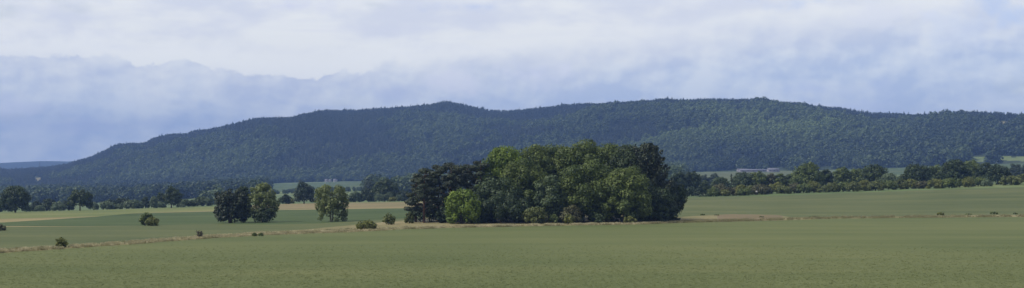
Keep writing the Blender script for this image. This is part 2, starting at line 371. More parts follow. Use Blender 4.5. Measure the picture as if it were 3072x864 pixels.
def plant(spec):
    kind, px, xl, xr, top, Y, leaf, name, cat, label, group = spec[:11]; opt = spec[11] if len(spec) > 11 else {}
    SEED[0] += 1; sd = SEED[0]+opt.get('seed', 0)
    if Y < 0: Y = rowY(px, -Y)
    z = float(terr(px, Y)); X = (px-CX)/F*Y
    w = (xr-xl)/F*Y; h = (HZ-top)/F*Y+H-z; cx = ((xl+xr)/2-px)/F*Y
    root = empty(name, (X, Y, z)); tag(root, label, cat, group)
    dens = opt.get('dens', 1); ls = opt.get('leaf', .22+Y*.0005); ls = min(ls, .17+w*.04)
    bark = M[opt.get('bark', 'bark')]
    dp = w*opt.get('depth', .85); g = Geo()
    if kind in ('broad', 'bush'):
        z0 = h*opt.get('z0', .12 if kind == 'broad' else 0); shape = opt.get('shape', 'dome')
        n = opt.get('n', 40 if w > 7 else 22 if w > 3 else 12)
        L_ = crown_lobes(w, dp, z0, h, sd, n, opt.get('rl', .17 if w > 7 else .2), shape, opt.get('skew', 0))
        A = math.pi*w*(h-z0)*1.15; cnt = int(min(36000, max(160, dens*A*2.3/(ls*ls*.42))))
        V, Fc, T = leaves(L_, cnt, ls, sd, fill=opt.get('fill', .3)); V[:, 0] += cx
        V[:, 2] = np.maximum(V[:, 2], -.05)
        tw = max(.05, h*.028)
        limbs(g, w*.8, z0, h, tw, sd, 7 if w > 4 else 4, opt.get('multi', 1 if kind == 'broad' else 3))
    elif kind == 'pine':            # Scots pine: bare trunk, flat dark plates of needles
        r = np.random.default_rng(sd); L_ = []; z0 = h*opt.get('z0', .30); hgt = h-z0
        n = opt.get('n', 20)
        for j in range(n):
            u = (j+.3)/n; ph = j*2.4+r.random(); rr = (w/2)*(1-.55*max(0, u-.45)/.55)*(.25+.7*r.random())
            c = np.array([math.cos(ph)*rr, math.sin(ph)*rr, z0+u*hgt*.93]); k = w*(.17+.1*r.random())
            L_.append((c, c+np.array([math.cos(ph), math.sin(ph), .15])*k*.9, k, k*.6, .5))
            g.tube([(0, 0, c[2]-k*.6), c], [h*.008, h*.003], 5)
        V, Fc, T = leaves(L_, int(dens*opt.get('cnt', 7000)), ls*.9, sd, flat=.3, fill=.4); V[:, 0] += cx
        g.tube([(0, 0, -.3), (r.normal()*.1, 0, h*.3), (r.normal()*.25, 0, h*.65), (cx, 0, h*.96)], [h*.024, h*.018, h*.012, h*.003])
    elif kind == 'fir':             # spiky conifer: boughs sweep out and turn up at the tips
        r = np.random.default_rng(sd); L_ = []
        nb = opt.get('n', 64)
        for j in range(nb):
            u = (j+.5)/nb; zc = h*(.04+.93*u); ph = j*2.39996
            rr = (w/2)*(1-u)**.55*(.75+.4*r.random())
            lift = opt.get('lift', .35)*rr*(.6+.9*u)
            a = np.array([math.cos(ph)*rr*.15, math.sin(ph)*rr*.15, zc-rr*.1]); m_ = np.array([math.cos(ph)*rr*.6, math.sin(ph)*rr*.6, zc-rr*.12+lift*.2])
            e = np.array([math.cos(ph)*rr, math.sin(ph)*rr, zc+lift])
            L_.append((a, m_, .10*w, .085*w, .7)); L_.append((m_, e, .085*w, .018*w, .7)); g.tube([a, m_, e], [h*.008, h*.005, h*.002], 5)
        V, Fc, T = leaves(L_, int(dens*opt.get('cnt', 16000)), ls*.9, sd, fill=.4); V[:, 0] += cx
        V[:, 2] = np.maximum(V[:, 2], -.05)
        g.tube([(0, 0, -.3), (0, 0, h*.5), (cx*.6, 0, h*.97)], [h*.028, h*.018, h*.004])
    elif kind == 'bare':            # leafless thorn with twigs
        r = np.random.default_rng(sd); V = None
        for j in range(26):
            ph = r.random()*6.28; e = np.array([math.cos(ph)*w*.5*r.random()**.5, math.sin(ph)*w*.4, h*(.5+.5*r.random())])
            m_ = e*[.35, .35, .55]+r.normal(size=3)*.1; g.tube([(0, 0, -.1), m_, e], [.09, .06, .02], 5)
            for q in range(3):
                e2 = m_+(e-m_)*r.random()+r.normal(size=3)*w*.14; g.tube([m_+(e-m_)*.4, e2], [.04, .015], 4)
        V, Fc, T = leaves([(np.array([0, 0, h*.35]), np.array([0, 0, h*.6]), w*.42, w*.38, 1)], 60, .22, sd, fill=.7)
    if name.endswith('tree') or kind in ('broad', 'pine', 'fir'):
        mesh_obj('crown', V, Fc, G[leaf], root, T); g.build('trunk', bark, root)
    else:
        mesh_obj('foliage', V, Fc, G[leaf], root, T); g.build('stem', bark, root)
    return root

P_ = []
def add(*a): P_.append(a)
# --- the big copse in the middle -----------------------------------------------------------------
gc = 'broadleaf trees of the copse'; gp = 'dark pines at the left end of the copse'; gs = 'undergrowth along the foot of the copse'
add('broad', 1505, 1430, 1592, 437, 286, 'lime', 'broadleaf_tree', 'tree', 'tall bright yellow-green tree rising just right of the dark pines of the copse', gc, dict(z0=.1, rl=.15, n=52, depth=.9))
add('broad', 1590, 1515, 1680, 434, 292, 'syc', 'broadleaf_tree', 'tree', 'broad green tree on the copse skyline, next right of the yellow-green one', gc, dict(rl=.15, n=48))
add('broad', 1662, 1578, 1762, 425, 296, 'syc', 'broadleaf_tree', 'tree', 'rounded tree on the copse skyline, third broadleaf from the pines', gc, dict(rl=.15, n=48))
add('broad', 1745, 1655, 1835, 421, 292, 'syc', 'broadleaf_tree', 'tree', 'highest rounded tree in the middle of the copse skyline', gc, dict(rl=.15, n=48))
add('broad', 1815, 1735, 1905, 425, 297, 'syc', 'broadleaf_tree', 'tree', 'leafy tree on the copse skyline between its highest dome and the conifer side', gc, dict(rl=.15, n=46))
add('broad', 1880, 1800, 1972, 432, 290, 'oak', 'broadleaf_tree', 'tree', 'darker tree on the copse skyline touching the spiky conifer', gc, dict(rl=.15, n=44))
add('broad', 1485, 1415, 1580, 528, 279, 'grey', 'broadleaf_tree', 'tree', 'dull grey-green tree inside the copse, behind the round bright bush', gc, dict(z0=.03))
add('broad', 1565, 1480, 1655, 478, 281, 'syc', 'broadleaf_tree', 'tree', 'shaded tree in the left heart of the copse, above the dark grey shrub', gc, dict(z0=.05, rl=.15))
add('broad', 1648, 1598, 1702, 524, 274, 'grey', 'broadleaf_tree', 'tree', 'small grey-green dome in front of the copse, left of its two large front domes', gc, dict(z0=.03, seed=3))
add('broad', 1748, 1660, 1862, 486, 277, 'syc', 'broadleaf_tree', 'tree', 'large pale-topped dome at the front of the copse, the left one of two', gc, dict(z0=.03, rl=.14, n=54))
add('broad', 1872, 1786, 1962, 501, 274, 'syc', 'broadleaf_tree', 'tree', 'large dome at the front of the copse, the right one of two', gc, dict(z0=.03, rl=.14, n=54, seed=4))
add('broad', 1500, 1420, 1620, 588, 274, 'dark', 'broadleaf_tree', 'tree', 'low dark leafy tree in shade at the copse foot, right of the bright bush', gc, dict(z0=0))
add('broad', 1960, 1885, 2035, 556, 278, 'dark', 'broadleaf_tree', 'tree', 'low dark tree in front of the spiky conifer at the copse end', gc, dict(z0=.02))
add('broad', 2008, 1945, 2066, 540, 288, 'dark', 'broadleaf_tree', 'tree', 'dark tree with drooping boughs spreading over the field at the right end of the copse', gc, dict(z0=.12, rl=.15, shape='round', seed=7))
add('fir', 1938, 1840, 2046, 431, 287, 'pine', 'conifer_tree', 'conifer', 'tall spiky dark conifer with upturned boughs at the right end of the copse', None, dict(cnt=24000, leaf=.42, lift=.55, n=60))
add('pine', 1247, 1220, 1290, 519, 283, 'pine', 'pine_tree', 'pine', 'outermost dark pine at the left tip of the copse, bare trunk showing', gp, dict(bark='bark_pine', z0=.22))
add('pine', 1272, 1238, 1318, 500, 278, 'pine', 'pine_tree', 'pine', 'second dark pine from the left tip of the copse, with gaps beside its trunk', gp, dict(bark='bark_pine', z0=.2))
add('pine', 1312, 1272, 1352, 489, 288, 'pine', 'pine_tree', 'pine', 'third dark pine from the left tip of the copse', gp, dict(bark='bark_pine', z0=.24, cnt=8000))
add('pine', 1352, 1310, 1402, 482, 283, 'pine', 'pine_tree', 'pine', 'flat-topped dark pine behind the round bright bush', gp, dict(bark='bark_pine', z0=.12, cnt=9000))
add('pine', 1402, 1360, 1450, 484, 290, 'pine', 'pine_tree', 'pine', 'dark pine second to the left of the yellow-green tall tree', gp, dict(bark='bark_pine', z0=.1, cnt=9000))
add('pine', 1443, 1398, 1486, 472, 283, 'pine', 'pine_tree', 'pine', 'dark pine leaning against the tall yellow-green tree', gp, dict(bark='bark_pine', z0=.1, cnt=9000))
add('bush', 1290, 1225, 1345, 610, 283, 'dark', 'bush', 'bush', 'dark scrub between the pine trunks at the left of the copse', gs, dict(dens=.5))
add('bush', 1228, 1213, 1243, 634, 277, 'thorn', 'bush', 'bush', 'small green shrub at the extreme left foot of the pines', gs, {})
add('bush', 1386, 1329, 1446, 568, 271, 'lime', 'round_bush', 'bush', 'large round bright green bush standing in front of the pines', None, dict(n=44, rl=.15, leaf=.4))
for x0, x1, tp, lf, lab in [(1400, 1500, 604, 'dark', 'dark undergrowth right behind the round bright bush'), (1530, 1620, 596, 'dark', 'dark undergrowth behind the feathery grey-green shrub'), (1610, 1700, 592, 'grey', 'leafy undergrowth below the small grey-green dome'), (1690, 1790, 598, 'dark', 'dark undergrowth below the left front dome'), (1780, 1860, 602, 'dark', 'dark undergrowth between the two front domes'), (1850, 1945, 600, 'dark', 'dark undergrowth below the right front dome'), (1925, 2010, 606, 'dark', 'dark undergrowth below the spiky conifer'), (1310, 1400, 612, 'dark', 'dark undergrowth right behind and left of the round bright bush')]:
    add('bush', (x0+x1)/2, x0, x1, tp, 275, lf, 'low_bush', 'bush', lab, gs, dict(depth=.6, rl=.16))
add('bush', 1602, 1565, 1645, 620, 270, 'thorn', 'bush', 'bush', 'dark grey-green shrub with feathery twigs at the copse foot', gs, dict(leaf=.3))
add('bush', 1658, 1643, 1676, 641, 270, 'elder', 'bush', 'bush', 'small bright shrub at the copse foot, between the grey shrub and the brownish one', gs, {})
add('bush', 1712, 1680, 1748, 613, 271, 'brown', 'bush', 'bush', 'brownish half bare shrub at the foot of the left front dome', gs, dict(leaf=.3, dens=.8))
add('bush', 1706, 1690, 1726, 643, 268.5, 'yellow', 'bush', 'bush', 'yellow-green shrub low in front of the brownish shrub', gs, {})
add('bush', 1800, 1784, 1816, 642, 270, 'grey', 'bush', 'bush', 'small pale grey shrub at the copse foot between the two front domes', gs, dict(dens=.7))
add('bush', 1888, 1868, 1912, 650, 269, 'yellow', 'bush', 'bush', 'low yellow-green shrub spreading at the foot of the right front dome', gs, {})
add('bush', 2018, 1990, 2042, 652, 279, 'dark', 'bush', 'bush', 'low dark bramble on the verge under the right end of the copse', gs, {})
# --- free-standing trees and bushes on the left ---------------------------------------------------
gm = 'lone trees between the left fields'
add('broad', 690, 642, 748, 566, 308, 'pine', 'dense_dark_tree', 'tree', 'dense near-black tree with layered foliage left of the ash by the green crop', gm, dict(z0=0, rl=.13, n=64, leaf=.42, shape='block', multi=3))
add('broad', 728, 700, 758, 555, 316, 'dark', 'dark_tree', 'tree', 'dark round-topped tree peeping between the near-black tree and the ash', gm, dict(z0=.1))
add('broad', 787, 741, 836, 549, 309, 'ashlight', 'ash_tree', 'tree', 'open sunlit ash with light showing through, right of the near-black tree', gm, dict(z0=.12, dens=.75, rl=.13, n=48, multi=2, shape='dome', bark='bark_pale', fill=.2))
add('broad', 800, 752, 822, 622, 307, 'dark', 'dark_bush_tree', 'tree', 'low dark growth around the foot of the sunlit ash', gm, dict(z0=0, dens=.7))
add('broad', 994, 943, 1048, 554, 303, 'ashlight', 'ash_tree', 'tree', 'many-stemmed pale green ash standing alone with gaps between its stems', gm, dict(z0=.04, dens=.75, rl=.13, n=44, multi=4, bark='bark_pale', shape='block', fill=.2, seed=2))
add('broad', 912, 879, 947, 549, 588, 'dark', 'oak_tree', 'tree', 'dark round oak at the far edge of the stubble, left of the many-stemmed ash', 'trees at the far edge of the stubble', dict(z0=.08))
add('broad', 857, 842, 872, 582, 592, 'dark', 'small_tree', 'tree', 'small dark tree at the stubble edge, left of the round oak', 'trees at the far edge of the stubble', dict(z0=.04))
gb = 'bushes scattered along the field margins'
add('bush', 435, 416, 458, 636, -677, 'elder', 'bush', 'bush', 'upright dark green half of the double bush at the edge of the green crop', gb, {})
add('bush', 458, 436, 478, 651, -677.5, 'yellow', 'bush', 'bush', 'low lighter half of the double bush at the edge of the green crop', gb, {})
add('bush', 183, 165, 203, 713, -744, 'yellow', 'bush', 'bush', 'single yellow-green bush on the dry grass strip at far left', gb, dict(leaf=.3))
add('bush', 5, -22, 21, 674, -692, 'brown', 'bush', 'bush', 'brownish bush cut by the left edge of the picture', gb, {})
add('bare', 599, 588, 612, 691, -715, 'brown', 'thorn_bush', 'bush', 'bare twiggy thorn on the dry strip below the green crop', gb, {})
add('bush', 763, 756, 771, 698, -709, 'elder', 'bush', 'bush', 'left of two little bushes on the dry strip under the near-black tree', gb, {})
add('bush', 783, 775, 791, 698, -709, 'elder', 'bush', 'bush', 'right of two little bushes on the dry strip under the near-black tree', gb, {})
add('bush', 1098, 1068, 1130, 660, -690, 'yellow', 'bush', 'bush', 'spreading yellow-green bush on the dry strip left of the copse', gb, dict(leaf=.3))
add('bush', 1166, 1145, 1190, 640, -674, 'thorn', 'bush', 'bush', 'loose round thorn bush between the spreading bush and the copse', gb, dict(dens=.6, shape='vase', leaf=.3))
for q, (bx, tp, yy_, lab) in enumerate([(985, 684, -693, 'dark weed clump on the strip below the many-stemmed ash'), (1022, 683, -691, 'dark low weed clump midway between the ash and the spreading bush'), (1048, 680, -690, 'low weed clump touching the left of the spreading bush'),
        (214, 734, -743, 'low dark weed patch just right of the single yellow-green bush'), (130, 736, -744, 'tiny weed patch left of the single yellow-green bush'), (445, 718, -726, 'flat weed patch on the strip under the double bush'), (490, 714, -723, 'flat dark weed patch on the strip left of the bare thorn')]):
    add('bush', bx, bx-9-(q % 3)*2, bx+9+(q % 2)*4, tp+4, yy_, 'elder', 'weed_clump', 'weeds', lab, 'weed clumps on the dry strip', dict(n=8, leaf=.2))
for q, (bx, hw, tp, yy_, lab) in enumerate([(2108, 8, 637, -646, 'small green tuft on the bare verge right of the copse'), (2150, 8, 639, -646, 'second green tuft on the bare verge right of the copse'),
        (2445, 17, 644, -653, 'long dark weed patch on the right verge'), (2906, 10, 636, -645, 'small dark weed patch near the right end of the verge'), (2982, 13, 629, -643, 'largest dark bush on the verge near the right picture edge'), (3046, 7, 633, -643, 'last weed tuft on the verge at the right edge'), (2822, 12, 631, -646, 'yellowish weed tuft on the right verge'), (2285, 7, 644, -652, 'lone weed tuft in the pink bare earth')]):
    add('bush', bx, bx-hw, bx+hw, tp+5, yy_, 'yellow' if q == 6 else 'elder', 'weed_clump', 'weeds', lab, 'weed clumps on the right verge', dict(n=8, leaf=.2))
# --- trees beyond the far edge, left ---------------------------------------------------------------
go = 'oaks at the far edge of the left field'; gw = 'willows behind the far edge of the left field'; gd = 'dark trees behind the far edge of the left field'
add('broad', 46, -4, 90, 557, 522, 'oak', 'oak_tree', 'oak', 'large dark oak at the left edge of the picture on a short trunk', go, dict(z0=.10, rl=.15, n=44))
add('broad', 240, 206, 279, 568, 532, 'oak', 'oak_tree', 'oak', 'flat-topped dark oak standing alone with its trunk showing', go, dict(z0=.16, rl=.15, n=40))
add('broad', 514, 491, 546, 561, 548, 'oak', 'oak_tree', 'oak', 'tall narrow dark oak at the field edge left of the near-black tree', go, dict(z0=.12, rl=.17))
for x0, x1, tp, lab in [(62, 97, 610, 'pale willow just right of the large left oak'), (103, 135, 615, 'small round pale willow, lowest of the row'), (153, 200, 605, 'wide pale willow left of the flat-topped oak'),
        (262, 298, 604, 'pale willow touching the right side of the flat-topped oak'), (297, 346, 603, 'round pale willow, clearest of the row'), (346, 371, 612, 'little pale willow filling a gap in the row'), (369, 428, 597, 'broad pale willow at the right of the row'),
        (405, 432, 609, 'low pale willow under dark trees'), (460, 497, 604, 'pale willow left of the tall narrow oak'), (528, 557, 611, 'low pale willow right of the tall narrow oak'), (448, 474, 588, 'tall greyish willow behind the pale ones')]:
    add('bush', (x0+x1)/2, x0, x1, tp, 565+(x0 % 7)*3, 'willow', 'willow_tree', 'willow', lab, gw, dict(leaf=.6))
for x0, x1, tp, lf, lab in [(-30, 12, 596, 'dark', 'dark tree behind the large left oak'), (90, 128, 601, 'dark', 'dark tree between two pale willows right of the large oak'), (126, 172, 596, 'dark', 'broad dark tree midway between the two left oaks'), (188, 222, 600, 'dark', 'dark tree behind the flat-topped oak'),
        (312, 352, 597, 'dark', 'dark tree behind the round pale willow'), (340, 392, 592, 'dark', 'widest dark tree of the left row'), (422, 451, 589, 'dark', 'dark upright tree behind low pale willow'), (468, 500, 577, 'oak', 'dark tree shouldering the tall narrow oak'),
        (530, 572, 595, 'grey', 'dull green tree right of the tall narrow oak'), (572, 640, 590, 'grey', 'wide dull green tree left of the near-black tree'), (8, 40, 604, 'grey', 'dull tree seen under the large left oak'), (545, 590, 602, 'dark', 'low dark tree between two dull green trees')]:
    add('bush', (x0+x1)/2, x0, x1, tp, 590+(x0 % 5)*4, lf, 'hedge_tree', 'tree', lab, gd, dict(leaf=.6, shape='dome'))
# --- beyond the stubble ------------------------------------------------------------------------------
gx = 'trees and bushes behind the stubble'
for x0, x1, tp, Y, lf, lab in [(832, 884, 588, 640, 'grey', 'dull bush row piece behind the small dark tree'), (1112, 1194, 536, 640, 'oak', 'big domed oak on the skyline of the stubble, left of the copse'), (1088, 1130, 538, 900, 'blue', 'bluish tree farther off, left of the big domed oak'),
        (1080, 1132, 563, 640, 'dark', 'dark tree before the bluish one'), (1046, 1088, 574, 640, 'grey', 'grey-green tree right of the many-stemmed ash'), (1122, 1152, 581, 618, 'willow', 'pale bush under the big domed oak'), (1146, 1182, 576, 622, 'grey', 'grey bush under the right side of the domed oak'),
        (1164, 1190, 590, 612, 'yellow', 'small yellowish bush at the stubble edge'), (1180, 1232, 571, 640, 'dark', 'dark bush half hidden by the first pine'), (945, 985, 585, 640, 'dark', 'dark bush behind the many-stemmed ash'), (1040, 1066, 590, 615, 'dark', 'small dark bush at the stubble edge right of the ash'), (1098, 1122, 584, 614, 'dark', 'small dark bush left of the pale bush'),
        (866, 884, 596, 612, 'yellow', 'tiny pale bush between small tree and round oak'), (1186, 1212, 583, 616, 'grey', 'low grey bush left of the first pine'), (940, 962, 594, 610, 'yellow', 'pale low bush between the round oak and the ash')]:
    add('bush' if x1-x0 < 70 else 'broad', (x0+x1)/2, x0, x1, tp, Y, lf, 'edge_bush' if x1-x0 < 45 else 'edge_tree', 'bush' if x1-x0 < 45 else 'tree', lab, gx, dict(leaf=.6, z0=.03))
# --- right: trees over the hedge ----------------------------------------------------------------------
gr = 'trees rising behind the right hedge'
for x0, x1, tp, Y, lf, lab in [(2012, 2060, 514, 540, 'dark', 'dark tree emerging from behind the copse end'), (2048, 2102, 512, 545, 'dark', 'dark round tree at the left start of the hedge'), (2096, 2130, 524, 900, 'blue', 'bluish far tree, left of a pair in the gap beside the dark round tree'), (2126, 2160, 520, 900, 'blue', 'bluish far tree, right of a pair in the gap beside the dark round tree'),
        (2136, 2186, 529, 540, 'grey', 'low grey-green tree after the bluish pair'), (2200, 2256, 513, 545, 'grey', 'dull tree below the left end of the long pale shed'), (2250, 2300, 513, 545, 'syc', 'green tree in front of the long pale shed'), (2296, 2328, 521, 545, 'brown', 'reddish-brown thin tree right of the shed'),
        (2324, 2358, 517, 545, 'syc', 'green tree between the reddish one and the big round one'), (2354, 2388, 519, 545, 'grey', 'grey tree against the left of the big round one'), (2380, 2464, 487, 530, 'syc', 'big round tree rising highest in the middle of the hedge'), (2458, 2498, 507, 540, 'oak', 'darker tree leaning on the right of the big round tree'),
        (2502, 2552, 500, 545, 'syc', 'loose green tree after the gap right of the big round tree'), (2545, 2596, 504, 545, 'syc', 'green tree left of the dark dome'), (2588, 2658, 494, 530, 'oak', 'dark smooth dome-shaped tree in the hedge'), (2640, 2696, 517, 525, 'willow', 'pale greyish tree right of the dark dome'),
        (2708, 2786, 492, 530, 'oak', 'wide dark tree right of the bluish gap'), (2778, 2832, 498, 545, 'syc', 'green tree left of the tallest right-hand tree'), (2826, 2902, 476, 530, 'oak', 'tallest tree of the right-hand hedge'), (2884, 2944, 479, 540, 'syc', 'tall tree joined to the right of the tallest one'),
        (2932, 2974, 487, 530, 'oak', 'tree stepping down right of the tallest pair'), (2960, 3030, 492, 500, 'dark', 'big dark tree reaching down to the field near the right edge'), (3006, 3060, 526, 480, 'thorn', 'rough bush by the field right of the big dark tree'), (3052, 3110, 522, 490, 'thorn', 'rough bush cut by the right picture edge'),
        (3026, 3072, 494, 820, 'blue', 'hazy far tree beside the big dark tree'), (3062, 3120, 490, 820, 'blue', 'hazy far tree cut by the right edge'), (2100, 2128, 540, 560, 'grey', 'grey bush below the bluish pair')]:
    wide = x1-x0 > 44
    add('broad', (x0+x1)/2, x0, x1, tp, Y, lf, 'hedge_tree' if wide else 'small_tree', 'tree', lab, gr, dict(leaf=.55, z0=.02, rl=.16))
g9 = 'slim conifers in the right hedge'
add('fir', 2194, 2184, 2204, 520, 540, 'dark', 'small_conifer', 'conifer', 'slim pointed conifer in the hedge left of the shed', g9, dict(cnt=1500, n=20, leaf=.5, lift=.1))
# scrubby hedge: each bush
words_ = dict(thorn='olive', dark='dark green', elder='fresh green', brown='brownish', yellow='yellow-green', willow='pale grey', grey='grey-green', syc='mid green', oak='deep green')
hb_ = [(2060, 2090, 558, 'dark'), (2083, 2128, 556, 'dark'), (2098, 2134, 582, 'willow'), (2124, 2158, 563, 'elder'), (2140, 2182, 551, 'brown'), (2160, 2188, 567, 'yellow'), (2180, 2216, 560, 'brown'), (2206, 2240, 553, 'yellow'), (2214, 2250, 563, 'elder'), (2236, 2272, 556, 'thorn'),
 (2262, 2308, 551, 'brown'), (2276, 2316, 560, 'dark'), (2312, 2350, 548, 'yellow'), (2334, 2374, 556, 'thorn'), (2364, 2402, 547, 'brown'), (2390, 2432, 550, 'elder'), (2420, 2462, 545, 'yellow'), (2452, 2490, 556, 'thorn'), (2480, 2518, 548, 'thorn'), (2508, 2552, 544, 'elder'),
 (2540, 2580, 546, 'thorn'), (2570, 2612, 543, 'yellow'), (2604, 2650, 542, 'thorn'), (2642, 2690, 540, 'elder'), (2680, 2726, 538, 'thorn'), (2716, 2762, 538, 'yellow'), (2750, 2790, 543, 'brown'), (2782, 2832, 536, 'yellow'), (2826, 2868, 534, 'syc'), (2858, 2900, 536, 'elder'), (2890, 2922, 530, 'yellow'), (2914, 2956, 531, 'elder'), (2946, 2976, 538, 'willow')]
place = ['under the dark round tree at the hedge start', 'second along from the hedge start', 'lowest, with pale flowers near the hedge start', 'below the bluish pair of trees', 'left of the slim conifer', 'bright, in front at the left part of the hedge', 'below the slim conifer', 'left below the shed', 'low in front left of the shed', 'straight below the shed',
 'below the right end of the shed', 'low, next to the white marker', 'just right of the white marker', 'two along from the white marker', 'left below the big round tree', 'below the big round tree', 'right below the big round tree', 'below the darker leaning tree', 'left below the bluish gap tree', 'below the loose green tree',
 'left below the dark dome', 'straight below the dark dome', 'below the pale greyish tree', 'right below the pale greyish tree', 'below the bluish gap', 'left below the wide dark tree', 'below the wide dark tree', 'left below the tallest tree', 'straight below the tallest tree', 'right below the tallest tree', 'brightest, left of the big dark tree', 'next to the big dark tree', 'low and thin against the big dark tree']
for (x0, x1, tp, lf), pl in zip(hb_, place):
    add('bush', (x0+x1)/2, x0, x1, tp, 466+(x0 % 9)*2, lf, 'hedge_bush', 'bush', f'{words_[lf]} hedge bush {pl}', 'bushes forming the right hedge', dict(leaf=.5))
for a in P_:
    a = list(a)
    if a[10] in ('trees rising behind the right hedge', 'bushes forming the right hedge'):
        g_ = (a[3]-a[2])*.11; a[2] -= g_; a[3] += g_
    plant(a)

# ------------------------------------------------------------------ scattered masses (stuff)
def scatter(name, protos, pts, scl, rot, tint, kindidx, mat, tilt=0):
    """points carry scale, turn and tint; geometry nodes set the small plants on them"""
    me = bpy.data.meshes.new(name); me.vertices.add(len(pts)); me.vertices.foreach_set('co', np.asarray(pts, np.float32).ravel())
    for nm, val in (('scl', scl), ('rot', rot), ('tint', tint)):
        a = me.attributes.new(nm, 'FLOAT', 'POINT'); a.data.foreach_set('value', np.asarray(val, np.float32))
    a = me.attributes.new('idx', 'INT', 'POINT'); a.data.foreach_set('value', np.asarray(kindidx, np.int32))
    me.update(); o = bpy.data.objects.new(name, me); col.objects.link(o)
    nt = bpy.data.node_groups.new(name+'_nodes', 'GeometryNodeTree')
    nt.interface.new_socket('Geometry', in_out='INPUT', socket_type='NodeSocketGeometry')
    nt.interface.new_socket('Geometry', in_out='OUTPUT', socket_type='NodeSocketGeometry')
    N = nt.nodes; L = nt.links
    gi = N.new('NodeGroupInput'); go_ = N.new('NodeGroupOutput')
    gti = N.new('GeometryNodeGeometryToInstance')
    for p in reversed(protos):
        oi = N.new('GeometryNodeObjectInfo'); oi.inputs['Object'].default_value = p; L.new(oi.outputs['Geometry'], gti.inputs[0])
    mp = N.new('GeometryNodeMeshToPoints'); L.new(gi.outputs[0], mp.inputs[0])
    ip = N.new('GeometryNodeInstanceOnPoints'); L.new(mp.outputs[0], ip.inputs['Points']); L.new(gti.outputs[0], ip.inputs['Instance'])
    ip.inputs['Pick Instance'].default_value = True
    def nat(nm, ty):
        q = N.new('GeometryNodeInputNamedAttribute'); q.data_type = ty; q.inputs['Name'].default_value = nm; return q.outputs['Attribute']
    L.new(nat('idx', 'INT'), ip.inputs['Instance Index'])
    cb = N.new('ShaderNodeCombineXYZ'); L.new(nat('rot', 'FLOAT'), cb.inputs['Z'])
    try:
        er = N.new('FunctionNodeEulerToRotation'); L.new(cb.outputs[0], er.inputs[0]); L.new(er.outputs[0], ip.inputs['Rotation'])
    except Exception: L.new(cb.outputs[0], ip.inputs['Rotation'])
    L.new(nat('scl', 'FLOAT'), ip.inputs['Scale'])
    L.new(ip.outputs[0], go_.inputs[0])
    md = o.modifiers.new('scatter', 'NODES'); md.node_group = nt
    me.materials.append(mat)
    return tag(o, kind='stuff')
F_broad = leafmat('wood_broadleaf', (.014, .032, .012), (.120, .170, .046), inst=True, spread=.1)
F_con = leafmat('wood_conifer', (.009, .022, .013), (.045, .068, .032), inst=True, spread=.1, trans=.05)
M['straw'] = leafmat('dry_grass_blades', (.20, .19, .09), (.62, .55, .36), inst=True, spread=.1)
M['ears'] = leafmat('barley_blades', (.117, .144, .052), (.187, .210, .080), inst=True, spread=.1)
def proto_broad(i):
    L_ = crown_lobes(1, 1, .02, 1.0, 900+i, 12, .2, 'dome'); V, Fc, T = leaves(L_, 420, .15, 900+i, fill=.15)
    return mesh_obj('proto', V, Fc, F_broad, link=False)
def proto_con(i):
    r = np.random.default_rng(i); L_ = []
    for j in range(7):
        u = j/7; L_.append((np.array([0, 0, .06+u*.8]), np.array([0, 0, .14+u*.84]), .21*(1-u*.85)+.01, .18*(1-u)+.01, 1))
    V, Fc, T = leaves(L_, 260, .095, 950+i, fill=.1)
    return mesh_obj('proto', V, Fc, F_con, link=False)
PB = [proto_broad(i) for i in range(4)]; PC = [proto_con(i) for i in range(3)]
def tuft(i, n, h, lean, mat, wd=.02):
    r = np.random.default_rng(i); V = []
    for k in range(n):
        a = r.random()*6.28; b = np.array([r.normal()*.12, r.normal()*.12, 0]); hh = h*(.6+.5*r.random())
        e = b+np.array([math.cos(a)*lean*r.random(), math.sin(a)*lean*r.random(), hh]); s_ = np.array([math.sin(a), -math.cos(a), 0])*wd
        V += [b-s_, b+s_, e+s_*.8, e-s_*.8]
    return mesh_obj('proto', V, np.arange(n*4).reshape(n, 4), mat, link=False)

def hill_points(n, seed):
    r = np.random.default_rng(seed)
    px = r.random(n*3)*(3072+1100)-550; Y = 700+r.random(n*3)*3400
    k = (r.random(n*3) < Y/4100); px = px[k][:n]; Y = Y[k][:n]
    return px, Y, r
px, Y, r = hill_points(135000, 11)
X = (px-CX)/F*Y; Z = terr(px, Y); row = seen_row(px, Y); yf = footY(px); yr = ridgeY(px); tt = (Y-yf)/(yr-yf)
open_ = inpatch(px, row, [(a-2, b+2, c-1, d+9) for a, b, c, d in CLEAR_G+CLEAR_P]) & (Y < yr-20)
onhill = (tt > 0) & (tt < 1.10) & ~open_
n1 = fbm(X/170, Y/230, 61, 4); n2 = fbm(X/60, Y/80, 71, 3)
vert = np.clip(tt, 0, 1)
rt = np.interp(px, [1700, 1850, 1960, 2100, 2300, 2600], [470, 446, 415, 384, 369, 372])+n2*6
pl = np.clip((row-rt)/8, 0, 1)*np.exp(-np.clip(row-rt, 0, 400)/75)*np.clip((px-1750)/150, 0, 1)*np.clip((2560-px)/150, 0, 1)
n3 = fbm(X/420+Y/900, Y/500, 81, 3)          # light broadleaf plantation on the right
bro = -.20+n1*.9+n3*.7+n2*.25 + np.clip((px-1500)/1500, 0, 1)*.45 + pl*1.2 - np.clip((vert-.62)/.2, 0, 1)*.95 + np.clip((.22-vert)/.2, 0, 1)*.3  # conifers left, broadleaf right; their dark and light colours also imitate cloud shadow
isb = bro > 0
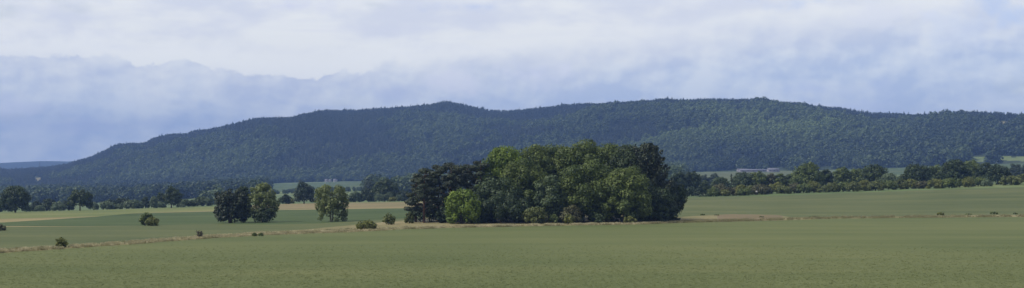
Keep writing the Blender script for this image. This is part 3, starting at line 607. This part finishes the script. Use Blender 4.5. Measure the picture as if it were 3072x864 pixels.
# spacing: conifers stand closer than broadleaves; thin the draw
keepd = np.where(isb, r.random(len(px)) < .46+.4*pl, r.random(len(px)) < .95)
valley = (Y > 1000) & (tt <= 0)
wood_left = (tt <= 0) & (Y > 1380) & ((px < 600+n2*40) | ((px < 800+n2*25) & ((Y < 1900) | (Y > 2220)))) & (r.random(len(px)) < .8)
belts = valley & (px >= 600) & ((px < 790) | (px > 1110)) & (px < 1215) & ((Y < 1380) & (n2 > .1) | ((Y > 2230)))
rbelts = valley & (px > 1215) & ((px < 2050) | (px > 2490) | (Y < 1000)) & ((px < 2050) | (Y < 900)) & (n2+n1 > -.1)
lowb = valley & (px > 700) & (px < 1215) & (Y > 1330) & (Y < 1470)
sel = (onhill & keepd) | (lowb & keepd) | ((wood_left | belts | rbelts) & keepd)
B = sel & (isb | (valley & (n1 > -.3))); C = sel & ~B
big_ = np.interp(px, [1300, 2200, 3072], [1.0, 1.15, 1.45])
sb_ = (9+7*r.random(len(px))**1.5)*(1-.3*pl)*1.08*big_; sc_ = 9+4*r.random(len(px))+4*(r.random(len(px)) < .025)+np.clip(fbm(X/40, Y/300, 85, 2), 0, 1)*5
sb_ = np.where(lowb, 4.0, sb_); sc_ = np.where(lowb, 4.5, sc_)
sc_ = sc_*np.interp(px, [2000, 3072], [1, 1.2])
keepd2 = r.random(len(px)) < 1/np.where(isb, big_**2, 1.0)*1.0
sel = sel & keepd2; B = B & keepd2; C = C & keepd2
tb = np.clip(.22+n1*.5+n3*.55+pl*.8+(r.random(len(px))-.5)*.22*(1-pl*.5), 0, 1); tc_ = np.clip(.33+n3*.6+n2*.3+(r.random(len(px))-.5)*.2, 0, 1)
pts = np.stack([X, Y, Z-.4], -1)
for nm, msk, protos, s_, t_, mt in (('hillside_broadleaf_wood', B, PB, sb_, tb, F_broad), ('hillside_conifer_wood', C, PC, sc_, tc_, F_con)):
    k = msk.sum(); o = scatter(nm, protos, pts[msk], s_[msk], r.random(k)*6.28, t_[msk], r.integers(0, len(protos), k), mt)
print('forest', B.sum(), C.sum())
# dry grass standing on the verge strip
r = np.random.default_rng(21); n = 26000
px = r.random(n)*3500-200; A = np.interp(px, COLS, lo); Bq = np.interp(px, COLS, hi)
dv = fbm(px/25, px*0+1.5, 91, 3)
under = (px > 1225) & (px < 2035)
wd = np.where(under, 5.5+dv*2, np.minimum(Bq-A, 9)); Y = A+r.random(n)*wd
k = (r.random(n) < np.clip(.5+dv*1.1, .03, 1)*np.where(px > 2250, .35, 1)*np.where(px < 1230, .8, 1)); px = px[k]; Y = Y[k]; n = len(px)
pts = np.stack([colX(px, Y), Y, terr(px, Y)-.03], -1)
scatter('dry_grass', [tuft(i, 22, .30, .30, M['straw'], .016) for i in range(3)], pts, .55+.7*r.random(n), r.random(n)*6.28, np.clip(.35+.4*fbm(px/18, Y/4, 93, 3)+(r.random(n)-.5)*.4-np.where(px > 2050, .45, 0), 0, 1), r.integers(0, 3, n), M['straw'])
# barley ears standing over the near field
r = np.random.default_rng(22); n = 110000
px = r.random(n)*3400-160; Y = 112+(r.random(n)**1.25)*190
k = (Y < np.interp(px, COLS, lo)-.5) & (r.random(n) < np.clip((200-Y)/60, 0, 1)); px = px[k]; Y = Y[k]; n = len(px); X = colX(px, Y)
pts = np.stack([X, Y, terr(px, Y)-.02], -1)
pat = fbm(X/9, Y/9, 95, 4)
scatter('barley', [tuft(40+i, 10, .11, .36, M['ears'], .011) for i in range(3)], pts, .55+.35*r.random(n), r.random(n)*6.28, np.clip(.42+.2*pat+(r.random(n)-.5)*.35, 0, 1), r.integers(0, 3, n), M['ears'])

# ------------------------------------------------------------------ conifers and round trees that stand out on the ridge
CONM = leafmat('ridge_needles', (.012, .024, .013), (.036, .052, .024), trans=.05); BROM = leafmat('ridge_leaves', (.016, .032, .014), (.05, .075, .028))
ridge = [(1411, 317, 'c', 'pointed conifer just right of the left ridge summit'), (1424, 325, 'c', 'small conifer in the notch right of the left summit'), (1447, 319, 'b', 'round-headed tree standing clear of the ridge above the pines'), (1462, 327, 'c', 'small conifer right of the round-headed ridge tree'),
 (1757, 316, 'c', 'tall conifer on the middle ridge'), (1788, 312, 'c', 'taller conifer on the middle ridge'), (2199, 293, 'c', 'tall conifer on the highest ridge, left of the summit dip'), (2297, 297, 'c', 'conifer at the summit edge, left of a pair'), (2306, 296, 'c', 'tallest conifer at the right summit edge'), (2314, 301, 'c', 'lower conifer at the right summit edge'),
 (2327, 308, 'c', 'lone small conifer just past the summit edge'), (2642, 335, 'c', 'tall conifer above the green clearing'), (2650, 340, 'b', 'round tree beside the conifer above the green clearing'), (2674, 352, 'b', 'small round tree at the back of the green clearing'), (2794, 342, 'c', 'conifer on the right ridge'), (2884, 338, 'c', 'conifer on the low right summit'),
 (575, 392, 'c', 'conifer on the left shoulder knoll'), (365, 434, 'c', 'conifer on the lowest left knoll')]
for px_, tp, ty, lab in ridge:
    Yv = float(ridgeY(px_))-60; z = float(terr(px_, Yv)); h = max(9.0, (HZ-tp)/F*Yv+H-z)
    root = empty('ridge_conifer' if ty == 'c' else 'ridge_tree', ((px_-CX)/F*Yv, Yv, z)); tag(root, lab, 'conifer' if ty == 'c' else 'tree', 'trees standing out on the ridge')
    g = Geo(); g.tube([(0, 0, -.5), (0, 0, h*.9)], [.3, .08], 6); g.build('trunk', M['bark'], root)
    w = h*.42 if ty == 'c' else h*.85
    V, Fc, T = leaves(crown_lobes(w, w, h*.08, h, 70+int(px_) % 50, 16, .2, 'cone' if ty == 'c' else 'dome'), 900, 1.3, int(px_), fill=.2)
    mesh_obj('crown', V, Fc, CONM if ty == 'c' else BROM, root, T)

# ------------------------------------------------------------------ buildings far off
M['shedroof'] = plainmat('pale_roof', (.11, .11, .135), (.14, .14, .165), .5, .6); M['shedwall'] = plainmat('pale_wall', (.20, .19, .21), (.26, .24, .26), .5)
M['white'] = plainmat('white_wall', (.40, .39, .37), (.46, .44, .42), .5); M['slate'] = plainmat('slate_roof', (.10, .11, .13), (.16, .16, .18), .5); M['dark'] = plainmat('dark_opening', (.03, .03, .035), (.04, .04, .045), .5)
def shed(px_, Yv, wpx, hgt, dep, lab, name, cat, wall, roof, nwin, group=None, rise=1.2):
    z = float(terr(px_, Yv)); wv = wpx/F*Yv; root = empty(name, ((px_-CX)/F*Yv, Yv, z)); tag(root, lab, cat, group)
    g = Geo(); g.box(-wv/2, wv/2, 0, dep, -1, hgt); g.build('wall', wall, root)
    g = Geo(); e = .4
    for s_ in (0, 1):
        y0, y1 = (-e, dep/2) if s_ == 0 else (dep+e, dep/2)
        a = [(-wv/2-e, y0, hgt+.02), (wv/2+e, y0, hgt+.02), (wv/2+e, y1, hgt+rise), (-wv/2-e, y1, hgt+rise)]
        b = [(x, y, q+.15) for x, y, q in a]
        g.add(a+b, [(0, 3, 2, 1), (4, 5, 6, 7), (0, 1, 5, 4), (1, 2, 6, 5), (3, 0, 4, 7), (2, 3, 7, 6)])
    for x in (-wv/2, wv/2): g.quad((x, 0, hgt), (x, dep, hgt), (x, dep/2, hgt+rise), (x, dep/2, hgt+rise-.01))
    g.build('roof', roof, root)
    for k in range(nwin):
        x = -wv/2+wv*(k+.5)/nwin; g = Geo(); g.box(x-.5, x+.5, -.06, .02, hgt*.35, hgt*.35+1.1); g.build('window', M['dark'], root)
gsh = 'long pale sheds at the foot of the hill'
shed(2268, 1905, 96, 2.3, 14, 'long low pale lilac shed at the hill foot, largest of the group', 'farm_shed', 'shed', M['shedwall'], M['shedroof'], 6, gsh, 1.5)
shed(2322, 1860, 34, 3.0, 12, 'shorter pale shed at the right of the long lilac one', 'farm_shed', 'shed', M['shedwall'], M['shedroof'], 3, gsh, 2.2)
shed(2226, 1950, 26, 2.6, 10, 'small pale shed at the left of the long lilac one', 'farm_shed', 'shed', M['shedwall'], M['shedroof'], 2, gsh, 1.8)
gh = 'farm houses under the middle of the hill'
shed(979, 2262, 9, 3.2, 7, 'white farmhouse at the hill foot above the valley meadow, left one', 'farmhouse', 'house', M['white'], M['shedroof'], 2, gh, 2.0)
shed(990, 2270, 7, 2.6, 6, 'small white outbuilding right beside the left farmhouse', 'farm_outbuilding', 'house', M['white'], M['slate'], 1, gh, 1.8)
shed(1005, 2266, 10, 3.0, 7, 'white farmhouse at the hill foot, rightmost of the three', 'farmhouse', 'house', M['white'], M['shedroof'], 2, gh, 2.0)
# lattice mast on the left ridge
Yv = 3500.; z = float(terr(119, Yv)); root = empty('radio_mast', ((119-CX)/F*Yv, Yv, z)); tag(root, 'thin lattice mast on the low ridge at the far left', 'mast')
hm = (HZ-486)/F*Yv+H-z; M['steel'] = plainmat('galvanised_steel', (.10, .11, .12), (.14, .15, .16), 1, .5)
g = Geo()
for sx, sy in ((1, 1), (1, -1), (-1, 1), (-1, -1)): g.tube([(sx*1.8, sy*1.8, -1), (sx*.35, sy*.35, hm)], [.22, .12], 5)
for k in range(9):
    a0 = k/9; a1 = (k+1)/9; w0 = 1.8-1.45*a0; w1 = 1.8-1.45*a1
    g.tube([(-w0, -w0, a0*hm), (w1, -w1, a1*hm)], [.1, .1], 4); g.tube([(w0, w0, a0*hm), (-w1, w1, a1*hm)], [.1, .1], 4)
g.build('lattice_tower', M['steel'], root)
g = Geo(); g.tube([(0, 0, hm-1), (0, 0, hm+3)], [.15, .08], 5); g.build('antenna', M['steel'], root)
# small white marker post in the hedge
Yv = 462.; z = float(terr(2270, Yv)); root = empty('marker_post', ((2270-CX)/F*Yv, Yv, z)); tag(root, 'small white marker post standing before the brownish hedge bushes', 'post')
g = Geo(); g.tube([(0, 0, -.2), (0, 0, 1.3)], [.06, .06], 6); g.build('post', M['bark'], root)
g = Geo(); g.box(-.3, .3, -.05, .05, 1.0, 1.5); g.build('marker_plate', M['white'], root)

# ------------------------------------------------------------------ haze
m, nt, N, L = newmat('haze_air')
pv = N.new('ShaderNodeVolumePrincipled'); pv.inputs['Color'].default_value = (.235, .40, .86, 1); pv.inputs['Density'].default_value = 1.35e-4
pv.inputs['Anisotropy'].default_value = 0.0
o_ = N.new('ShaderNodeOutputMaterial'); L.new(pv.outputs[0], o_.inputs['Volume'])
g = Geo(); g.box(-9500, 9500, -1000, 8100, -43.5, 262); tag(g.build('haze', m), kind='stuff')

# ------------------------------------------------------------------ light and sky
SUN_EL, SUN_AZ = 47, -104         # azimuth clockwise from +Y (the view direction)
sd_ = bpy.data.lights.new('sun', 'SUN'); sd_.energy = 4.0; sd_.angle = R(.53); sd_.color = (1, .94, .84)
so = bpy.data.objects.new('sun', sd_); col.objects.link(so)
import mathutils
dv_ = mathutils.Vector((math.sin(R(SUN_AZ))*math.cos(R(SUN_EL)), math.cos(R(SUN_AZ))*math.cos(R(SUN_EL)), math.sin(R(SUN_EL))))
so.rotation_euler = dv_.to_track_quat('Z', 'Y').to_euler()
w = bpy.data.worlds.new('World'); scene.world = w; w.use_nodes = True; nt = w.node_tree; N = nt.nodes; L = nt.links; N.clear()
def mth(op, a, b=None, c=None, clamp=False):
    q = N.new('ShaderNodeMath'); q.operation = op; q.use_clamp = clamp
    for i, x in enumerate((a, b, c)):
        if x is None: continue
        if isinstance(x, (int, float)): q.inputs[i].default_value = x
        else: L.new(x, q.inputs[i])
    return q.outputs[0]
def sstep(x, a, b):
    q = N.new('ShaderNodeMapRange'); q.interpolation_type = 'SMOOTHSTEP'; L.new(x, q.inputs[0])
    for i, v in ((1, a), (2, b)):
        if isinstance(v, (int, float)): q.inputs[i].default_value = v
        else: L.new(v, q.inputs[i])
    return q.outputs[0]
def mixc(f, a, b):
    q = N.new('ShaderNodeMix'); q.data_type = 'RGBA'
    if isinstance(f, (int, float)): q.inputs['Factor'].default_value = f
    else: L.new(f, q.inputs['Factor'])
    for nm, x in (('A', a), ('B', b)):
        if isinstance(x, tuple): q.inputs[nm].default_value = (*x, 1)
        else: L.new(x, q.inputs[nm])
    return q.outputs['Result']
tcx = N.new('ShaderNodeTexCoord'); sep = N.new('ShaderNodeSeparateXYZ'); L.new(tcx.outputs['Generated'], sep.inputs[0])
az = mth('ARCTAN2', sep.outputs[0], sep.outputs[1]); el = mth('ARCSINE', sep.outputs[2])
azd = mth('MULTIPLY', az, 57.2958); eld = mth('MULTIPLY', el, 57.2958)      # degrees: the view spans -20..20, 0..7
def cnoise(kx, ky, ox, oy, det, rough=.55):
    cb = N.new('ShaderNodeCombineXYZ'); L.new(mth('MULTIPLY_ADD', azd, kx, ox), cb.inputs[0]); L.new(mth('MULTIPLY_ADD', eld, ky, oy), cb.inputs[1])
    n_ = N.new('ShaderNodeTexNoise'); n_.inputs['Scale'].default_value = 1; n_.inputs['Detail'].default_value = det; n_.inputs['Roughness'].default_value = rough
    L.new(cb.outputs[0], n_.inputs['Vector']); return n_.outputs['Fac']
def px2az(p): return math.degrees(math.atan((p-CX)/F))
def row2el(r_): return math.degrees(math.atan((HZ-r_)/F))
big = cnoise(.16, .40, 3.1, 7.7, 4); med = cnoise(.42, .62, 11.3, 2.2, 3.5, .5); med2 = cnoise(.42, .62, 11.3+.12, 2.2-.16, 3.5, .5)
fine_ = cnoise(.55, .8, 5.3, 9.2, 3.5, .5); bigb = cnoise(.17, .34, 8.1, 5.7, 4)
def billow(dx, dy):
    t_ = None
    for kx, ky, ox, oy, am in ((.50, .62, 2.2, 6.1, 1.2), (1.15, 1.3, 9.2, 1.4, .75), (2.6, 2.9, 4.1, 3.3, .30), (5.5, 6.0, 1.1, 8.3, .12)):
        n_ = cnoise(kx, ky, ox+dx*kx, oy+dy*ky, 2, .45); v_ = mth('MULTIPLY', mth('ABSOLUTE', mth('SUBTRACT', n_, .5)), am*2)
        t_ = v_ if t_ is None else mth('ADD', t_, v_)
    return t_
bil = billow(0, 0); bil2 = billow(-.10, .13)
fc = N.new('ShaderNodeFloatCurve'); cm = fc.mapping; c0 = cm.curves[0]
pts_ = [(0, 178), (110, 176), (330, 174), (440, 196), (560, 188), (680, 206), (780, 220), (920, 226), (1060, 200), (1250, 186), (1420, 168), (1560, 160), (1750, 140), (2000, 110), (2500, 60), (3072, 40)]
while len(c0.points) < len(pts_)+2: c0.points.new(.5, .5)
allp = [(-180, row2el(180))]+[(px2az(p), row2el(r_)) for p, r_ in pts_]+[(180, row2el(120))]
for q, (a_, e_) in zip(c0.points, allp): q.location = ((a_+30)/60 if abs(a_) < 100 else (0 if a_ < 0 else 1), e_/10)
cm.update()
L.new(mth('MULTIPLY_ADD', azd, 1/60, .5, True), fc.inputs['Value'])
top = mth('MULTIPLY', fc.outputs[0], 10)
gap = mth('SUBTRACT', mth('ADD', mth('MULTIPLY_ADD', mth('SUBTRACT', bil, .42), .62, top), mth('MULTIPLY', mth('SUBTRACT', med, .5), .6)), eld)       # >0 inside the bank
softr = sstep(azd, -8.0, 6.0)
bank = sstep(gap, mth('MULTIPLY', softr, -.9), mth('MULTIPLY_ADD', softr, 1.3, .16))
depth = sstep(gap, 0.0, 2.6)
emb = mth('ADD', mth('MULTIPLY', mth('SUBTRACT', med, med2), 3.2), mth('MULTIPLY', mth('SUBTRACT', bil, bil2), .45))
highc = mixc(sstep(mth('ADD', mth('MULTIPLY', big, 1.0), mth('MULTIPLY', eld, .02)), .52, .72), (.98, 1.0, .99), (.79, .83, .93))
streak_ = cnoise(.10, 1.6, 4.4, 1.7, 5); highc = mixc(mth('MULTIPLY', sstep(streak_, .45, .7), .35), highc, (.84, .87, .97))
lightc = mixc(depth, (.90, .94, .98), (.80, .88, .98)); darkc = mixc(depth, (.65, .72, .88), (.57, .68, .89))
sh = mth('ADD', mth('MULTIPLY', sstep(mth('ADD', mth('MULTIPLY', bigb, .6), mth('MULTIPLY', fine_, .4)), .36, .60), .8), emb, None, True)
bankc = mixc(sh, darkc, lightc)
highc = mixc(mth('MULTIPLY', mth('SUBTRACT', 1.0, sstep(mth('ABSOLUTE', mth('ADD', gap, .25)), 0.0, .9)), mth('SUBTRACT', .8, mth('MULTIPLY', softr, .5))), highc, (1.02, 1.04, 1.03))
cloud = mixc(bank, highc, bankc)
def blob(p, r_, rx, ry, soft=.5, wob=3.2):
    dx = mth('DIVIDE', mth('SUBTRACT', azd, px2az(p)), rx*57.3/F); dy = mth('DIVIDE', mth('SUBTRACT', eld, row2el(r_)), ry*57.3/F)
    q = mth('SQRT', mth('ADD', mth('MULTIPLY', dx, dx), mth('MULTIPLY', dy, dy)))
    q = mth('ADD', q, mth('ADD', mth('MULTIPLY', mth('SUBTRACT', med, .5), wob*.6), mth('MULTIPLY', mth('SUBTRACT', .42, bil), .8)))
    return sstep(mth('SUBTRACT', 1.0, q), 0.0, soft+.25)
for p_, r_, rx, ry, sf, c_, k_ in [(1355, 245, 120, 55, .6, (.86, .89, 1.0), .75), (1590, 235, 150, 75, .7, (.86, .89, 1.02), .75), 
        (60, 330, 150, 60, .7, (.78, .83, 1.0), .6), (200, 385, 330, 38, .8, (.62, .69, .92), .5), (1200, 285, 150, 40, .7, (.52, .60, .86), .5), (1420, 20, 230, 26, .8, (.60, .70, .95), .7),
        (860, 22, 170, 36, .8, (.74, .78, 1.0), .5), (2640, 50, 170, 62, .6, (.90, .93, 1.0), .8), (2900, 110, 220, 90, .8, (.78, .86, 1.02), .5), (2420, 18, 150, 36, .7, (.64, .75, .99), .6), (3000, 60, 80, 60, .5, (.58, .72, 1.0), .6), (2450, 270, 330, 50, .8, (.50, .61, .93), .5), (2500, 330, 260, 24, .7, (.72, .80, 1.0), .4), (980, 170, 330, 44, .9, (.98, 1.0, 1.0), .6)]:
    cloud = mixc(mth('MULTIPLY', blob(p_, r_, rx, ry, sf), k_), cloud, c_)
cloud = mixc(sstep(eld, 10, 25), cloud, (.86, .86, .84))
skt = N.new('ShaderNodeTexSky'); skt.sky_type = 'NISHITA'; skt.sun_disc = False; skt.sun_elevation = R(SUN_EL); skt.sun_rotation = R(SUN_AZ); skt.altitude = 50
b1 = N.new('ShaderNodeBackground'); L.new(skt.outputs[0], b1.inputs[0]); b1.inputs[1].default_value = .10
b2 = N.new('ShaderNodeBackground'); L.new(cloud, b2.inputs[0]); b2.inputs[1].default_value = 1.0
hole = sstep(cnoise(.22, .5, 21.0, 3.3, 5), .60, .80)
ms = N.new('ShaderNodeMixShader'); L.new(mth('SUBTRACT', mth('SUBTRACT', .97, mth('MULTIPLY', hole, .30)), mth('MULTIPLY', sstep(eld, 12, 35), .45)), ms.inputs[0]); L.new(b1.outputs[0], ms.inputs[1]); L.new(b2.outputs[0], ms.inputs[2])
wo = N.new('ShaderNodeOutputWorld'); L.new(ms.outputs[0], wo.inputs['Surface'])

# ------------------------------------------------------------------ camera
cd = bpy.data.cameras.new('camera'); cam = bpy.data.objects.new('camera', cd); col.objects.link(cam)
cam.location = (0, 0, H); cam.rotation_euler = (R(90), 0, 0)
cd.sensor_width = 36; cd.lens = 36*F/3072; cd.shift_y = (HZ-432)/3072; cd.clip_end = 30000; cd.clip_start = .5
scene.camera = cam
scene.view_settings.view_transform = 'Standard'; scene.view_settings.look = 'None'; scene.view_settings.exposure = 0; scene.view_settings.gamma = 1
scene.cycles.use_denoising = True
scene.cycles.volume_bounces = 0; scene.cycles.max_bounces = 6; scene.cycles.diffuse_bounces = 3; scene.cycles.transparent_max_bounces = 8
